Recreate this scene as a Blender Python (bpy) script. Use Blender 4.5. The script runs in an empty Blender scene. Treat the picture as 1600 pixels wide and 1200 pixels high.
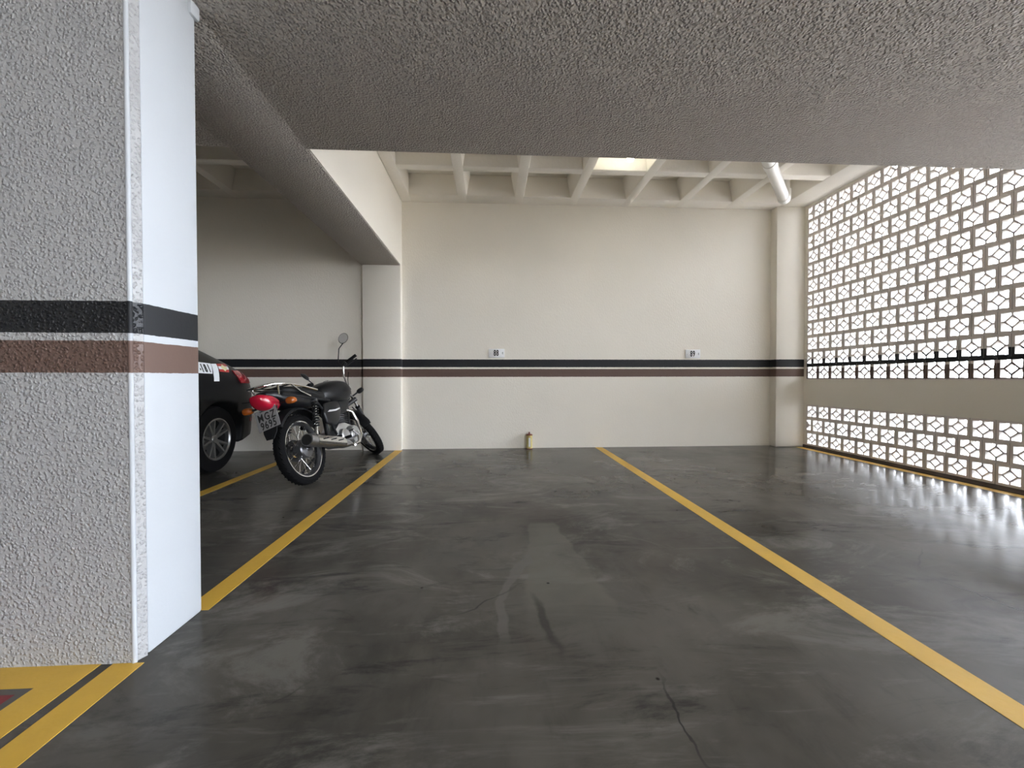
import bpy, bmesh, math, random
from mathutils import Vector, Matrix
random.seed(7)
sc = bpy.context.scene
COL = sc.collection
PI = math.pi

# ------------------------------------------------------------------ camera, sky, sun, exposure
YAW, PIT, ROLL = .0542, .0139, .0013
cd = bpy.data.cameras.new('camera'); cam = bpy.data.objects.new('camera', cd); COL.objects.link(cam)
cd.sensor_fit = 'HORIZONTAL'; cd.sensor_width = 36; cd.lens = 630 / 1600 * 36; cd.clip_start = .02
fw = Vector((math.sin(YAW) * math.cos(PIT), math.cos(YAW) * math.cos(PIT), -math.sin(PIT)))
rt = Vector((math.cos(YAW), -math.sin(YAW), 0)); up = rt.cross(fw)
c_, s_ = math.cos(ROLL), math.sin(ROLL)
rt, up = rt * c_ - up * s_, up * c_ + rt * s_
cam.matrix_world = Matrix(((rt.x, up.x, -fw.x, 0), (rt.y, up.y, -fw.y, 0), (rt.z, up.z, -fw.z, .87), (0, 0, 0, 1)))
sc.camera = cam

W = bpy.data.worlds.new('sky'); sc.world = W; W.use_nodes = True
bgn = W.node_tree.nodes['Background']
bgn.inputs[0].default_value = (.83, .885, .98, 1)
bgn.inputs[1].default_value = 11.0
sd = bpy.data.lights.new('sun', 'SUN'); sun = bpy.data.objects.new('sun', sd); COL.objects.link(sun)
sd.energy = 5.0; sd.angle = math.radians(1.0); sd.color = (1, .93, .82)
sun.rotation_euler = Vector((.18, .22, -1)).to_track_quat('-Z', 'Y').to_euler()

# light portals: they give off nothing, they only tell the renderer through which openings the sky shines in
def portal(y0, y1, z0, z1):
    ld = bpy.data.lights.new('sky_portal', 'AREA'); ld.shape = 'RECTANGLE'; ld.size = y1 - y0; ld.size_y = z1 - z0
    ld.cycles.is_portal = True
    o = bpy.data.objects.new('sky_portal', ld); COL.objects.link(o)
    o.matrix_world = Matrix(((0, 0, 1, 4.05), (1, 0, 0, (y0 + y1) / 2), (0, 1, 0, (z0 + z1) / 2), (0, 0, 0, 1)))
portal(-6.4, -4.15, 0, 3.0); portal(-1.9, 4.85, 0, .54); portal(-1.9, 4.85, .85, 3.0)

vs = sc.view_settings
sc.display_settings.display_device = 'sRGB'
vs.view_transform = 'Standard'; vs.look = 'None'; vs.gamma = 1; vs.use_curve_mapping = False
vs.exposure = 1.62
sc.cycles.max_bounces = 14; sc.cycles.diffuse_bounces = 8; sc.cycles.glossy_bounces = 5
sc.cycles.use_denoising = True
sc.cycles.sample_clamp_indirect = 8

# ------------------------------------------------------------------ materials
def N(nt, t, **kw):
    n = nt.nodes.new(t)
    for k, v in kw.items(): setattr(n, k, v)
    return n

def pmat(name, col, rough=.5, metal=0., bump=0., bscale=60., bdist=.003, var=0., vscale=4., coat=0., emit=0., detail=2., spec=.5, trans=0.):
    """A plain surface: base colour with a slight noise variation, and a noise relief."""
    m = bpy.data.materials.new(name); m.use_nodes = True
    nt = m.node_tree; b = nt.nodes['Principled BSDF']; L = nt.links.new
    b.inputs['Base Color'].default_value = (*col, 1); b.inputs['Roughness'].default_value = rough
    b.inputs['Metallic'].default_value = metal; b.inputs['Coat Weight'].default_value = coat
    b.inputs['Coat Roughness'].default_value = .08; b.inputs['Specular IOR Level'].default_value = spec
    b.inputs['Transmission Weight'].default_value = trans
    tc = N(nt, 'ShaderNodeTexCoord')
    if var:
        n = N(nt, 'ShaderNodeTexNoise'); n.inputs['Scale'].default_value = vscale; n.inputs['Detail'].default_value = 5
        L(tc.outputs['Object'], n.inputs['Vector'])
        mx = N(nt, 'ShaderNodeMix', data_type='RGBA')
        mx.inputs[6].default_value = (*[c * (1 - var) for c in col], 1); mx.inputs[7].default_value = (*[min(1, c * (1 + var)) for c in col], 1)
        L(n.outputs[0], mx.inputs[0]); L(mx.outputs[2], b.inputs['Base Color'])
    if bump:
        n = N(nt, 'ShaderNodeTexNoise'); n.inputs['Scale'].default_value = bscale; n.inputs['Detail'].default_value = detail
        L(tc.outputs['Object'], n.inputs['Vector'])
        bp = N(nt, 'ShaderNodeBump'); bp.inputs['Strength'].default_value = bump; bp.inputs['Distance'].default_value = bdist
        L(n.outputs[0], bp.inputs['Height']); L(bp.outputs[0], b.inputs['Normal'])
    if emit:
        b.inputs['Emission Color'].default_value = (*col, 1); b.inputs['Emission Strength'].default_value = emit
    return m

Z_BLACK = (1.009, 1.105); Z_BROWN = (.889, .986)
WHITE = (.88, .84, .755); BLACK = (.011, .0125, .0155); BROWN = (.135, .085, .068)
def painted(name, bump=.25, bscale=70., bdist=.002, rough=.6, stripes=True, front_only=False, white=WHITE, spec=.4, wob=.004, streak=False, raw=None, blob=False, brown_lo=Z_BROWN[0]):
    """White plaster with the garage's black and brown bands painted at a fixed height above the floor."""
    m = bpy.data.materials.new(name); m.use_nodes = True
    nt = m.node_tree; b = nt.nodes['Principled BSDF']; L = nt.links.new
    b.inputs['Roughness'].default_value = rough; b.inputs['Specular IOR Level'].default_value = spec
    g = N(nt, 'ShaderNodeNewGeometry'); sp = N(nt, 'ShaderNodeSeparateXYZ'); L(g.outputs['Position'], sp.inputs[0])
    dn = N(nt, 'ShaderNodeTexNoise'); dn.inputs['Scale'].default_value = 1.3; dn.inputs['Detail'].default_value = 5
    L(g.outputs['Position'], dn.inputs['Vector'])
    w0 = N(nt, 'ShaderNodeMix', data_type='RGBA')
    w0.inputs[6].default_value = (*[c * .95 for c in white], 1); w0.inputs[7].default_value = (*[min(1, c * 1.04) for c in white], 1)
    L(dn.outputs[0], w0.inputs[0]); out = w0.outputs[2]
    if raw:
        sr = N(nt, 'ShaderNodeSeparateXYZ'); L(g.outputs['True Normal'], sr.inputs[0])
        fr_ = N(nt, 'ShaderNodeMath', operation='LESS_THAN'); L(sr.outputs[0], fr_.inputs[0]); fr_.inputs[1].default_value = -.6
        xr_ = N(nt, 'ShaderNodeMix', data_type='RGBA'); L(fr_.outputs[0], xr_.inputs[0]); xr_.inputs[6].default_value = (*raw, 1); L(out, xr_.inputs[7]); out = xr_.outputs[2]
    if stripes:
        wn = N(nt, 'ShaderNodeTexNoise'); wn.inputs['Scale'].default_value = 45; L(g.outputs['Position'], wn.inputs['Vector'])
        wz = N(nt, 'ShaderNodeMath', operation='MULTIPLY_ADD'); L(wn.outputs[0], wz.inputs[0]); wz.inputs[1].default_value = wob; L(sp.outputs[2], wz.inputs[2])
        def band(lo, hi, col, prev):
            a = N(nt, 'ShaderNodeMath', operation='GREATER_THAN'); L(wz.outputs[0], a.inputs[0]); a.inputs[1].default_value = lo + wob / 2
            c = N(nt, 'ShaderNodeMath', operation='LESS_THAN'); L(wz.outputs[0], c.inputs[0]); c.inputs[1].default_value = hi + wob / 2
            k = N(nt, 'ShaderNodeMath', operation='MULTIPLY'); L(a.outputs[0], k.inputs[0]); L(c.outputs[0], k.inputs[1])
            if front_only:
                sn = N(nt, 'ShaderNodeSeparateXYZ'); L(g.outputs['True Normal'], sn.inputs[0])
                f = N(nt, 'ShaderNodeMath', operation='LESS_THAN'); L(sn.outputs[0], f.inputs[0]); f.inputs[1].default_value = -.6
                k2 = N(nt, 'ShaderNodeMath', operation='MULTIPLY'); L(k.outputs[0], k2.inputs[0]); L(f.outputs[0], k2.inputs[1]); k = k2
            x = N(nt, 'ShaderNodeMix', data_type='RGBA'); L(k.outputs[0], x.inputs[0]); L(prev, x.inputs[6]); x.inputs[7].default_value = (*col, 1)
            return x.outputs[2]
        out = band(*Z_BLACK, BLACK, out); out = band(brown_lo, Z_BROWN[1], BROWN, out)
    L(out, b.inputs['Base Color'])
    if bump:
        n = N(nt, 'ShaderNodeTexNoise'); n.inputs['Scale'].default_value = bscale; n.inputs['Detail'].default_value = 2.5
        if streak:
            mp = N(nt, 'ShaderNodeMapping'); mp.inputs['Scale'].default_value = (1, 1, .45); L(g.outputs['Position'], mp.inputs[0]); L(mp.outputs[0], n.inputs['Vector'])
        else: L(g.outputs['Position'], n.inputs['Vector'])
        bp = N(nt, 'ShaderNodeBump'); bp.inputs['Strength'].default_value = bump; bp.inputs['Distance'].default_value = bdist
        if blob:
            wv = N(nt, 'ShaderNodeVectorMath', operation='MULTIPLY_ADD'); L(n.outputs[1], wv.inputs[0]); wv.inputs[1].default_value = (.011, .011, .011); L(g.outputs['Position'], wv.inputs[2])
            v = N(nt, 'ShaderNodeTexVoronoi', feature='SMOOTH_F1'); v.inputs['Scale'].default_value = bscale * .95; v.inputs['Smoothness'].default_value = .35; L(wv.outputs[0], v.inputs['Vector'])
            mr = N(nt, 'ShaderNodeMapRange', interpolation_type='SMOOTHSTEP'); L(v.outputs['Distance'], mr.inputs[0]); mr.inputs[1].default_value = .12; mr.inputs[2].default_value = .62; mr.inputs[3].default_value = 1; mr.inputs[4].default_value = 0
            ad = N(nt, 'ShaderNodeMath', operation='MULTIPLY_ADD'); L(n.outputs[0], ad.inputs[0]); ad.inputs[1].default_value = .6; L(mr.outputs[0], ad.inputs[2])
            L(ad.outputs[0], bp.inputs['Height'])
        else: L(n.outputs[0], bp.inputs['Height'])
        L(bp.outputs[0], b.inputs['Normal'])
    return m

def floor_material():
    m = bpy.data.materials.new('polished_concrete'); m.use_nodes = True
    nt = m.node_tree; b = nt.nodes['Principled BSDF']; L = nt.links.new
    g = N(nt, 'ShaderNodeNewGeometry'); P = g.outputs['Position']
    def noise(scale, detail=4, stretch=(1, 1, 1), rough=.5, dist=0):
        mp = N(nt, 'ShaderNodeMapping'); mp.inputs['Scale'].default_value = stretch; L(P, mp.inputs[0])
        n = N(nt, 'ShaderNodeTexNoise'); n.inputs['Scale'].default_value = scale; n.inputs['Detail'].default_value = detail
        n.inputs['Roughness'].default_value = rough; n.inputs['Distortion'].default_value = dist
        L(mp.outputs[0], n.inputs['Vector']); return n.outputs[0]
    def ramp(v, lo, hi, a=0., c=1.):
        r = N(nt, 'ShaderNodeMapRange', interpolation_type='SMOOTHSTEP'); L(v, r.inputs[0]); r.inputs[1].default_value = lo; r.inputs[2].default_value = hi
        r.inputs[3].default_value = a; r.inputs[4].default_value = c; return r.outputs[0]
    def mix(f, a, c):
        x = N(nt, 'ShaderNodeMix', data_type='RGBA'); L(f, x.inputs[0])
        for i, q in ((6, a), (7, c)):
            if isinstance(q, tuple): x.inputs[i].default_value = (*q, 1)
            else: L(q, x.inputs[i])
        return x.outputs[2]
    def mth(op, a, c):
        x = N(nt, 'ShaderNodeMath', operation=op)
        for i, q in ((0, a), (1, c)):
            if isinstance(q, (int, float)): x.inputs[i].default_value = q
            else: L(q, x.inputs[i])
        return x.outputs[0]
    # worn position: wobble the coordinates so that stain outlines are ragged
    wn = N(nt, 'ShaderNodeTexNoise'); wn.inputs['Scale'].default_value = 5; wn.inputs['Detail'].default_value = 4; L(P, wn.inputs['Vector'])
    wv = N(nt, 'ShaderNodeVectorMath', operation='MULTIPLY_ADD'); L(wn.outputs[1], wv.inputs[0]); wv.inputs[1].default_value = (.12, .12, 0); L(P, wv.inputs[2])
    sp = N(nt, 'ShaderNodeSeparateXYZ'); L(wv.outputs[0], sp.inputs[0])
    px, py = mth('SUBTRACT', sp.outputs[0], .06), mth('SUBTRACT', sp.outputs[1], .06)
    def disc(cx, cy, rx, ry, lo=.8, hi=1.1, rot=0):
        ca, sa = math.cos(rot), math.sin(rot)
        dx, dy = mth('SUBTRACT', px, cx), mth('SUBTRACT', py, cy)
        u = mth('MULTIPLY', mth('ADD', mth('MULTIPLY', dx, ca), mth('MULTIPLY', dy, sa)), 1 / rx)
        v = mth('MULTIPLY', mth('SUBTRACT', mth('MULTIPLY', dy, ca), mth('MULTIPLY', dx, sa)), 1 / ry)
        d = mth('SQRT', mth('ADD', mth('MULTIPLY', u, u), mth('MULTIPLY', v, v)), 0)
        return ramp(d, lo, hi, 1, 0), d
    base = mix(ramp(noise(.8, 5, rough=.6), .35, .65), (.049, .0465, .0405), (.116, .108, .094))
    base = mix(ramp(noise(2.6, 6, (1, .8, 1), .65, .6), .42, .72, 0, .5), base, (.112, .106, .096))
    base = mix(ramp(noise(9, 6, (1, .35, 1), .7), .5, .8, 0, .35), base, (.024, .0235, .023))
    base = mix(ramp(noise(1.5, 8, (.7, 1.6, 1), .72, 1.2), .50, .66, 0, .7), base, (.165, .158, .143))
    base = mix(ramp(noise(3.1, 8, (.5, 1.8, 1), .7, .8), .52, .68, 0, .7), base, (.026, .0255, .024))
    base = mix(ramp(noise(6, 7, (.35, 2.2, 1), .7, .5), .58, .72, 0, .4), base, (.16, .154, .14))
    base = mix(ramp(noise(.55, 3), .5, .66, 0, .35), base, (.085, .066, .056))
    # pale scrubbed patch in the middle of the bay, widening towards the near end
    wid = mth('MULTIPLY', mth('SUBTRACT', 2.38, py), .114)
    lft = ramp(mth('SUBTRACT', px, mth('SUBTRACT', .235, wid)), -.012, .012); rgt = ramp(mth('SUBTRACT', mth('ADD', .385, wid), px), -.012, .012)
    s1 = mth('MULTIPLY', mth('MULTIPLY', lft, rgt), mth('MULTIPLY', ramp(py, 1.38, 1.55), ramp(py, 2.36, 2.42, 1, 0)))
    s1 = mth('MULTIPLY', s1, ramp(noise(4, 5), .3, .6, .55, 1))
    base = mix(mth('MULTIPLY', s1, .85), base, (.125, .120, .102))
    s3, _ = disc(.30, 1.45, .30, .16, .6, 1.1)
    base = mix(mth('MULTIPLY', s3, .5), base, (.112, .107, .093))
    _, d = disc(.40, 1.42, .37, .66, rot=0)                  # curved wipe mark on its left
    ring = mth('MULTIPLY', ramp(d, .89, .92), ramp(d, 1.0, 1.03, 1, 0))
    left = mth('MULTIPLY', mth('LESS_THAN', px, .2), ramp(py, 1.25, 1.42))
    base = mix(mth('MULTIPLY', mth('MULTIPLY', ring, left), .75), base, (.125, .120, .108))
    s4, _ = disc(.19, 1.42, .022, .22, .4, 1.1, .12)         # dark scrape
    base = mix(mth('MULTIPLY', s4, .6), base, (.03, .028, .026))
    s5, _ = disc(.65, 1.33, .22, .07, .2, 1.2)
    base = mix(mth('MULTIPLY', s5, .4), base, (.12, .108, .095))
    s6, _ = disc(-.95, 1.10, .22, .20, .3, 1.2)
    base = mix(mth('MULTIPLY', s6, .30), base, (.09, .09, .087))
    # hairline cracks and specks of dirt
    vo = N(nt, 'ShaderNodeTexVoronoi', feature='DISTANCE_TO_EDGE'); vo.inputs['Scale'].default_value = .42
    L(wv.outputs[0], vo.inputs['Vector'])
    base = mix(mth('MULTIPLY', ramp(vo.outputs['Distance'], .0006, .0020, 1, 0), ramp(noise(1.1, 2), .50, .62)), base, (.03, .029, .028))
    vs_ = N(nt, 'ShaderNodeTexVoronoi'); vs_.inputs['Scale'].default_value = 5.5; vs_.inputs['Randomness'].default_value = 1; L(P, vs_.inputs['Vector'])
    base = mix(mth('MULTIPLY', ramp(vs_.outputs['Distance'], .02, .05, 1, 0), ramp(noise(3.3, 2), .52, .56)), base, (.022, .02, .018))
    L(base, b.inputs['Base Color'])
    L(ramp(noise(1.7, 5, rough=.65), .3, .7, .15, .27), b.inputs['Roughness']); b.inputs['IOR'].default_value = 1.22
    b.inputs['Specular IOR Level'].default_value = .5
    bp = N(nt, 'ShaderNodeBump'); bp.inputs['Strength'].default_value = .12; bp.inputs['Distance'].default_value = .004
    L(noise(5, 2, (1, .6, 1)), bp.inputs['Height']); L(bp.outputs[0], b.inputs['Normal'])
    return m

M = {
    'floor': floor_material(),
    'wall': painted('painted_wall_plaster', .7, 80, .003, streak=True),
    'pillar': painted('painted_pillar_plaster', .45, 75, .002),
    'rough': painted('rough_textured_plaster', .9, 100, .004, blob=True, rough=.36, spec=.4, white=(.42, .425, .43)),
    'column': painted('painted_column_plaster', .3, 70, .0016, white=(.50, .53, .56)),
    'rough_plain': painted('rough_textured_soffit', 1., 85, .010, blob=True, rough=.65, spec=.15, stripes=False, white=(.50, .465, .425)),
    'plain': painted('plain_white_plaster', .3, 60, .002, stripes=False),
    'rib': painted('cast_concrete_white', .5, 35, .004, stripes=False, white=(.89, .855, .785)),
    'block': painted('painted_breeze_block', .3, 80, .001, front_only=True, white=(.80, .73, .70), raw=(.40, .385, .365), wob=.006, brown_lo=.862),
    'ground': pmat('outdoor_paving', (.34, .30, .255), .9, var=.15, vscale=.6),
    'light_absorber': pmat('light_absorbing_dark', (.045, .035, .030), .95, var=.3, vscale=3),  # dark colour for the added strip that damps ground bounce
    'curb': pmat('shade_dark_sill', (.13, .105, .095), .7, var=.25, vscale=12),  # sill's backlit shade is put into this dark colour
    'yellow': pmat('yellow_floor_paint', (.70, .43, .06), .5, bump=.3, bscale=50, var=.14, vscale=7),
    'red_paint': pmat('red_floor_paint', (.22, .018, .022), .45, bump=.2, var=.15),
    'grey_paint': pmat('grey_floor_border', (.10, .095, .085), .5, var=.12),
    'pvc': pmat('white_plastic_pipe', (.82, .81, .77), .3),
    'rubber': pmat('tyre_rubber', (.007, .007, .0075), .8, bump=.3, bscale=120, bdist=.001, spec=.1),
    'gloss_black': pmat('gloss_black_paint', (.006, .0065, .008), .32, coat=.12, spec=.3),
    'car_paint': pmat('car_black_paint', (.0045, .005, .0055), .35, coat=.04, spec=.18),
    'satin_black': pmat('satin_black_plastic', (.010, .0105, .0115), .5, spec=.3, bump=.15, bscale=200, bdist=.0006),
    'seat': pmat('black_seat_vinyl', (.012, .012, .0125), .6, spec=.3, bump=.3, bscale=160, bdist=.001),
    'chrome': pmat('chrome', (.80, .80, .80), .14, 1.),
    'steel': pmat('dull_steel', (.42, .42, .43), .38, 1., var=.2, vscale=20),
    'alloy': pmat('cast_alloy', (.66, .68, .70), .30, .95, bump=.1, bscale=80),
    'hub': pmat('hub_metal', (.20, .20, .21), .35, .9, var=.3, vscale=30),
    'dark_metal': pmat('dark_metal', (.05, .05, .052), .45, .6),
    'rim_alloy': pmat('car_rim_alloy', (.26, .26, .255), .35, .85),
    'red_lens': pmat('red_lens', (.42, .008, .030), .12, coat=.5),
    'car_lens': pmat('car_red_lens', (.32, .014, .022), .15, coat=.5),
    'amber': pmat('amber_lens', (.34, .085, .012), .2, coat=.3),
    'plate': pmat('grey_number_plate', (.30, .30, .30), .4, .2, var=.15, vscale=25),
    'ink': pmat('black_lettering', (.012, .012, .012), .5),
    'mirror': pmat('mirror_glass', (.60, .59, .56), .30, .75),
    'glass': pmat('dark_car_glass', (.012, .013, .014), .06),
    'clear': pmat('headlamp_glass', (.8, .8, .8), .05, trans=.6),
    'sign': pmat('white_sign_plastic', (.86, .87, .88), .35),
    'white_vinyl': pmat('white_vinyl', (.80, .83, .86), .4),
    'red_vinyl': pmat('red_vinyl', (.45, .035, .030), .4),
    'lozenge': pmat('pale_yellow_vinyl', (.72, .68, .40), .4),
    'can': pmat('weathered_yellow_tin', (.60, .50, .20), .5, var=.35, vscale=45, bump=.3, bscale=60),
    'rust': pmat('rusty_red_tin', (.17, .045, .025), .6, var=.4, vscale=60),
    'bulb': pmat('lit_bulb', (1., .97, .84), .4, emit=9.),
    'socket': pmat('white_lamp_socket', (.75, .75, .72), .4),
    'dark_hole': pmat('flat_black', (.006, .006, .006), .9),  # flat black shared by openings, seams and wheel wells
    'logo': pmat('silver_sticker', (.75, .76, .78), .3, .3),
}

# ------------------------------------------------------------------ mesh helpers
class MB:
    def __init__(s, xf=None): s.bm = bmesh.new(); s.xf = xf
    def face(s, vs):
        try: return s.bm.faces.new(vs)
        except ValueError: return None
    def box(s, lo, hi, mat=None):
        v = [s.bm.verts.new((x, y, z)) for x in (lo[0], hi[0]) for y in (lo[1], hi[1]) for z in (lo[2], hi[2])]
        if mat is not None:
            for q in v: q.co = mat @ q.co
        for f in ((0, 1, 3, 2), (4, 6, 7, 5), (0, 4, 5, 1), (2, 3, 7, 6), (0, 2, 6, 4), (1, 5, 7, 3)): s.face([v[i] for i in f])
        return s
    def loft(s, rings, cap=True, closed=True):
        R = [[s.bm.verts.new(p) for p in r] for r in rings]; n = len(R[0])
        for a, b in zip(R, R[1:]):
            for i in range(n if closed else n - 1):
                j = (i + 1) % n; s.face((a[i], a[j], b[j], b[i]))
        if cap and closed: s.face(R[0][::-1]); s.face(R[-1])
        return s
    def tube(s, pts, r, seg=10, cap=True, flat=1.):
        pts = [Vector(p) for p in pts]; n = len(pts)
        rs = r if isinstance(r, (list, tuple)) else [r] * n
        T = [(pts[min(i + 1, n - 1)] - pts[max(i - 1, 0)]).normalized() for i in range(n)]
        u = T[0].orthogonal().normalized() if abs(T[0].z) > .95 else Vector((0, 0, 1)).cross(T[0]).normalized()
        rings = []
        for i in range(n):
            u = (u - T[i] * u.dot(T[i])).normalized(); w = T[i].cross(u)
            rings.append([pts[i] + (u * math.cos(2 * PI * k / seg) + w * math.sin(2 * PI * k / seg) * flat) * rs[i] for k in range(seg)])
        return s.loft(rings, cap)
    def lathe(s, prof, org=(0, 0, 0), axis=(0, 1, 0), seg=32, cap=True, closed=False):
        """prof: (radius, distance along the axis)"""
        a = Vector(axis).normalized(); u = a.orthogonal().normalized(); w = a.cross(u); o = Vector(org)
        rings = [[o + a * d + (u * math.cos(2 * PI * k / seg) + w * math.sin(2 * PI * k / seg)) * max(r, 1e-4) for k in range(seg)] for r, d in prof]
        if closed: rings.append(rings[0])
        R = [[s.bm.verts.new(p) for p in r] for r in (rings[:-1] if closed else rings)]
        if closed: R.append(R[0])
        for p, q in zip(R, R[1:]):
            for i in range(seg):
                j = (i + 1) % seg; s.face((p[i], p[j], q[j], q[i]))
        if cap and not closed: s.face(R[0][::-1]); s.face(R[-1])
        return s
    def prism(s, poly, ax, lo, hi):
        """Extrude a 2-D outline along axis ax (0, 1 or 2) from lo to hi."""
        def p3(p, d):
            q = list(p); q.insert(ax, d); return q
        return s.loft([[p3(p, lo) for p in poly], [p3(p, hi) for p in poly]])
    def ball(s, c, r, seg=16, sc=(1, 1, 1)):
        n = max(6, seg // 2); c = Vector(c)
        return s.loft([[c + Vector((math.sin(PI * i / n) * math.cos(2 * PI * k / seg) * sc[0], math.sin(PI * i / n) * math.sin(2 * PI * k / seg) * sc[1], math.cos(PI * i / n) * sc[2])) * r
                        for k in range(seg)] for i in [.02] + list(range(1, n)) + [n - .02]])
    def done(s, name, mat, parent=None, ang=35, bevel=0., bseg=2, sub=0, weld=True):
        bm = s.bm
        if weld: bmesh.ops.remove_doubles(bm, verts=bm.verts, dist=1e-6)
        if s.xf is not None: bm.transform(s.xf)
        bmesh.ops.recalc_face_normals(bm, faces=bm.faces)
        if bevel:
            es = [e for e in bm.edges if len(e.link_faces) == 2 and e.calc_face_angle(0) > .6]
            bmesh.ops.bevel(bm, geom=es, offset=bevel, segments=bseg, profile=.5, affect='EDGES')
        me = bpy.data.meshes.new(name); bm.to_mesh(me); bm.free()
        for p in me.polygons: p.use_smooth = ang > 0
        if ang > 0: me.set_sharp_from_angle(angle=math.radians(ang))
        me.materials.append(M[mat] if isinstance(mat, str) else mat)
        o = bpy.data.objects.new(name, me); COL.objects.link(o)
        if parent is not None: o.parent = parent
        if sub:
            md = o.modifiers.new('smooth', 'SUBSURF'); md.levels = md.render_levels = sub
        return o

def tag(o, label, cat, group=None, kind=None):
    o['label'] = label; o['category'] = cat
    if group: o['group'] = group
    if kind: o['kind'] = kind
    return o
def struct(o, label=None, cat=None):
    o['kind'] = 'structure'
    if label: o['label'] = label
    if cat: o['category'] = cat
    return o
def empty(name, loc=(0, 0, 0)):
    o = bpy.data.objects.new(name, None); o.empty_display_size = .1; o.location = loc; COL.objects.link(o); return o
def text(name, s, size, mat, parent, xf, depth=.0008, sx=1., spacing=1., bold=0., shear=0.):
    cu = bpy.data.curves.new(name, 'FONT'); cu.body = s; cu.size = size; cu.extrude = depth; cu.align_x = 'CENTER'; cu.align_y = 'CENTER'; cu.space_character = spacing
    cu.resolution_u = 3; cu.offset = bold; cu.shear = shear
    t = bpy.data.objects.new(name + '_tmp', cu); COL.objects.link(t)
    dg = bpy.context.evaluated_depsgraph_get(); me = bpy.data.meshes.new_from_object(t.evaluated_get(dg))
    bpy.data.objects.remove(t); bpy.data.curves.remove(cu)
    me.name = name; me.transform(xf @ Matrix.Diagonal((sx, 1, 1, 1))); me.materials.clear(); me.materials.append(M[mat])
    o = bpy.data.objects.new(name, me); COL.objects.link(o); o.parent = parent
    return o
def basis(o, x, y):
    """Matrix whose local x, y lie along the given directions at point o."""
    x = Vector(x).normalized(); y = Vector(y); y = (y - x * x.dot(y)).normalized(); z = x.cross(y)
    return Matrix(((x.x, y.x, z.x, o[0]), (x.y, y.y, z.y, o[1]), (x.z, y.z, z.z, o[2]), (0, 0, 0, 1)))

# ------------------------------------------------------------------ the room
XR, YB, ZC = 3.965, 5.01, 3.02                 # screen wall, back wall, underside of the ribs
XL, YF = -8.0, -7.0                            # left and rear ends of the garage, out of view
ground = struct(MB().box((XR + .25, -40, -.6), (60, 45, -.35)).done('ground', 'ground', ang=0), 'pale sunlit paving outside beyond the pierced block screen', 'ground')
added_dark_strip = struct(MB().box((XR + .12, -12, -.36), (XR + 3.6, 12, -.34)).done('added_dark_strip', 'light_absorber', ang=0), 'dark strip added outside the pierced screen to cut bounced light', 'ground')  # added to keep light bounced off the ground from the beam soffit
floor = struct(MB().box((XL, YF, -.3), (XR + .06, YB + .2, 0)).done('floor', 'floor', ang=0), 'dark grey polished concrete garage floor with scuffs and stains', 'floor')
wall_back = struct(MB().box((XL, YB, 0), (XR + .1, YB + .2, 3.4)).done('wall_back', 'wall', ang=0), 'white plastered back wall with black and brown painted bands', 'wall')
wall_left = struct(MB().box((XL - .2, YF, 0), (XL, YB + .2, 3.4)).done('wall_left', 'wall', ang=0), 'white plastered side wall beyond the parked car', 'wall')
wall_front = struct(MB().box((XL, YF - .2, 0), (XR + .1, YF, 3.4)).done('wall_front', 'wall', ang=0), 'white plastered wall at the near end of the garage', 'wall')

# ceiling slab and its cast ribs
ceiling = struct(MB().box((XL, YF, 3.27), (XR + .1, YB + .2, 3.5)).done('ceiling', 'rib', ang=0), 'white waffle concrete ceiling with square recesses', 'ceiling')
def rib_x(xc, w0, w1, y0, y1, name):       # runs in depth
    return MB().prism([(xc - w0 / 2, ZC), (xc + w0 / 2, ZC), (xc + w1 / 2, 3.27), (xc - w1 / 2, 3.27)], 1, y0, y1).done(name, 'rib', ceiling, bevel=.012)
def rib_y(yc, w0, w1, x0, x1, name, dz=.004):
    return MB().loft([[(x, yc - w0 / 2, ZC + dz), (x, yc + w0 / 2, ZC + dz), (x, yc + w1 / 2, 3.27), (x, yc - w1 / 2, 3.27)] for x in (x0, x1)]).done(name, 'rib', ceiling, bevel=.012)
Y0 = 2.5
def strip(x0, x1, y0, y1, dz=0.): MB().box((x0, y0, ZC + dz), (x1, y1, 3.27)).done('edge_strip', 'rib', ceiling, bevel=.012)
for x in (-.325, .35, 1.017, 1.69, 2.355, 3.01): rib_x(x, .105, .20, Y0, YB, 'ceiling_rib')
strip(-1.07, -.945, Y0, YB, .001); strip(3.635, XR + .08, Y0, YB, .001)
strip(-.95, 3.64, 4.80, YB, .002)
for y in (4.197, 3.53, 2.863): rib_y(y, .105, .20, -.95, 3.64, 'cross_rib')
for k in range(9): rib_x(-2.32 - .67 * k, .105, .20, Y0, YB, 'ceiling_rib')
strip(-1.72, -1.55, Y0, YB, .001); strip(XL, -1.72, 4.80, YB, .002)
for y in (4.197, 3.53, 2.863): rib_y(y, .105, .20, XL, -1.70, 'cross_rib')

# beams: one across the near end of the bay, one in depth from the near column to the back pilaster
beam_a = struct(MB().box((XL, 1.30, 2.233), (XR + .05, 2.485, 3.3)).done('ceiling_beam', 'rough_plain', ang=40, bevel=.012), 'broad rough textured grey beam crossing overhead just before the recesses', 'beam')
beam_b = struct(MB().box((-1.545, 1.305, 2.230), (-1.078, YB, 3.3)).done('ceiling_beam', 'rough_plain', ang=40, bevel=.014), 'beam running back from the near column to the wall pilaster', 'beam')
MB().box((-1.08, 2.48, 2.240), (-1.072, YB, ZC + .01)).done('smooth_face', 'plain', beam_b, ang=0)['label'] = 'smooth bright white side face of the beam'

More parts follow.
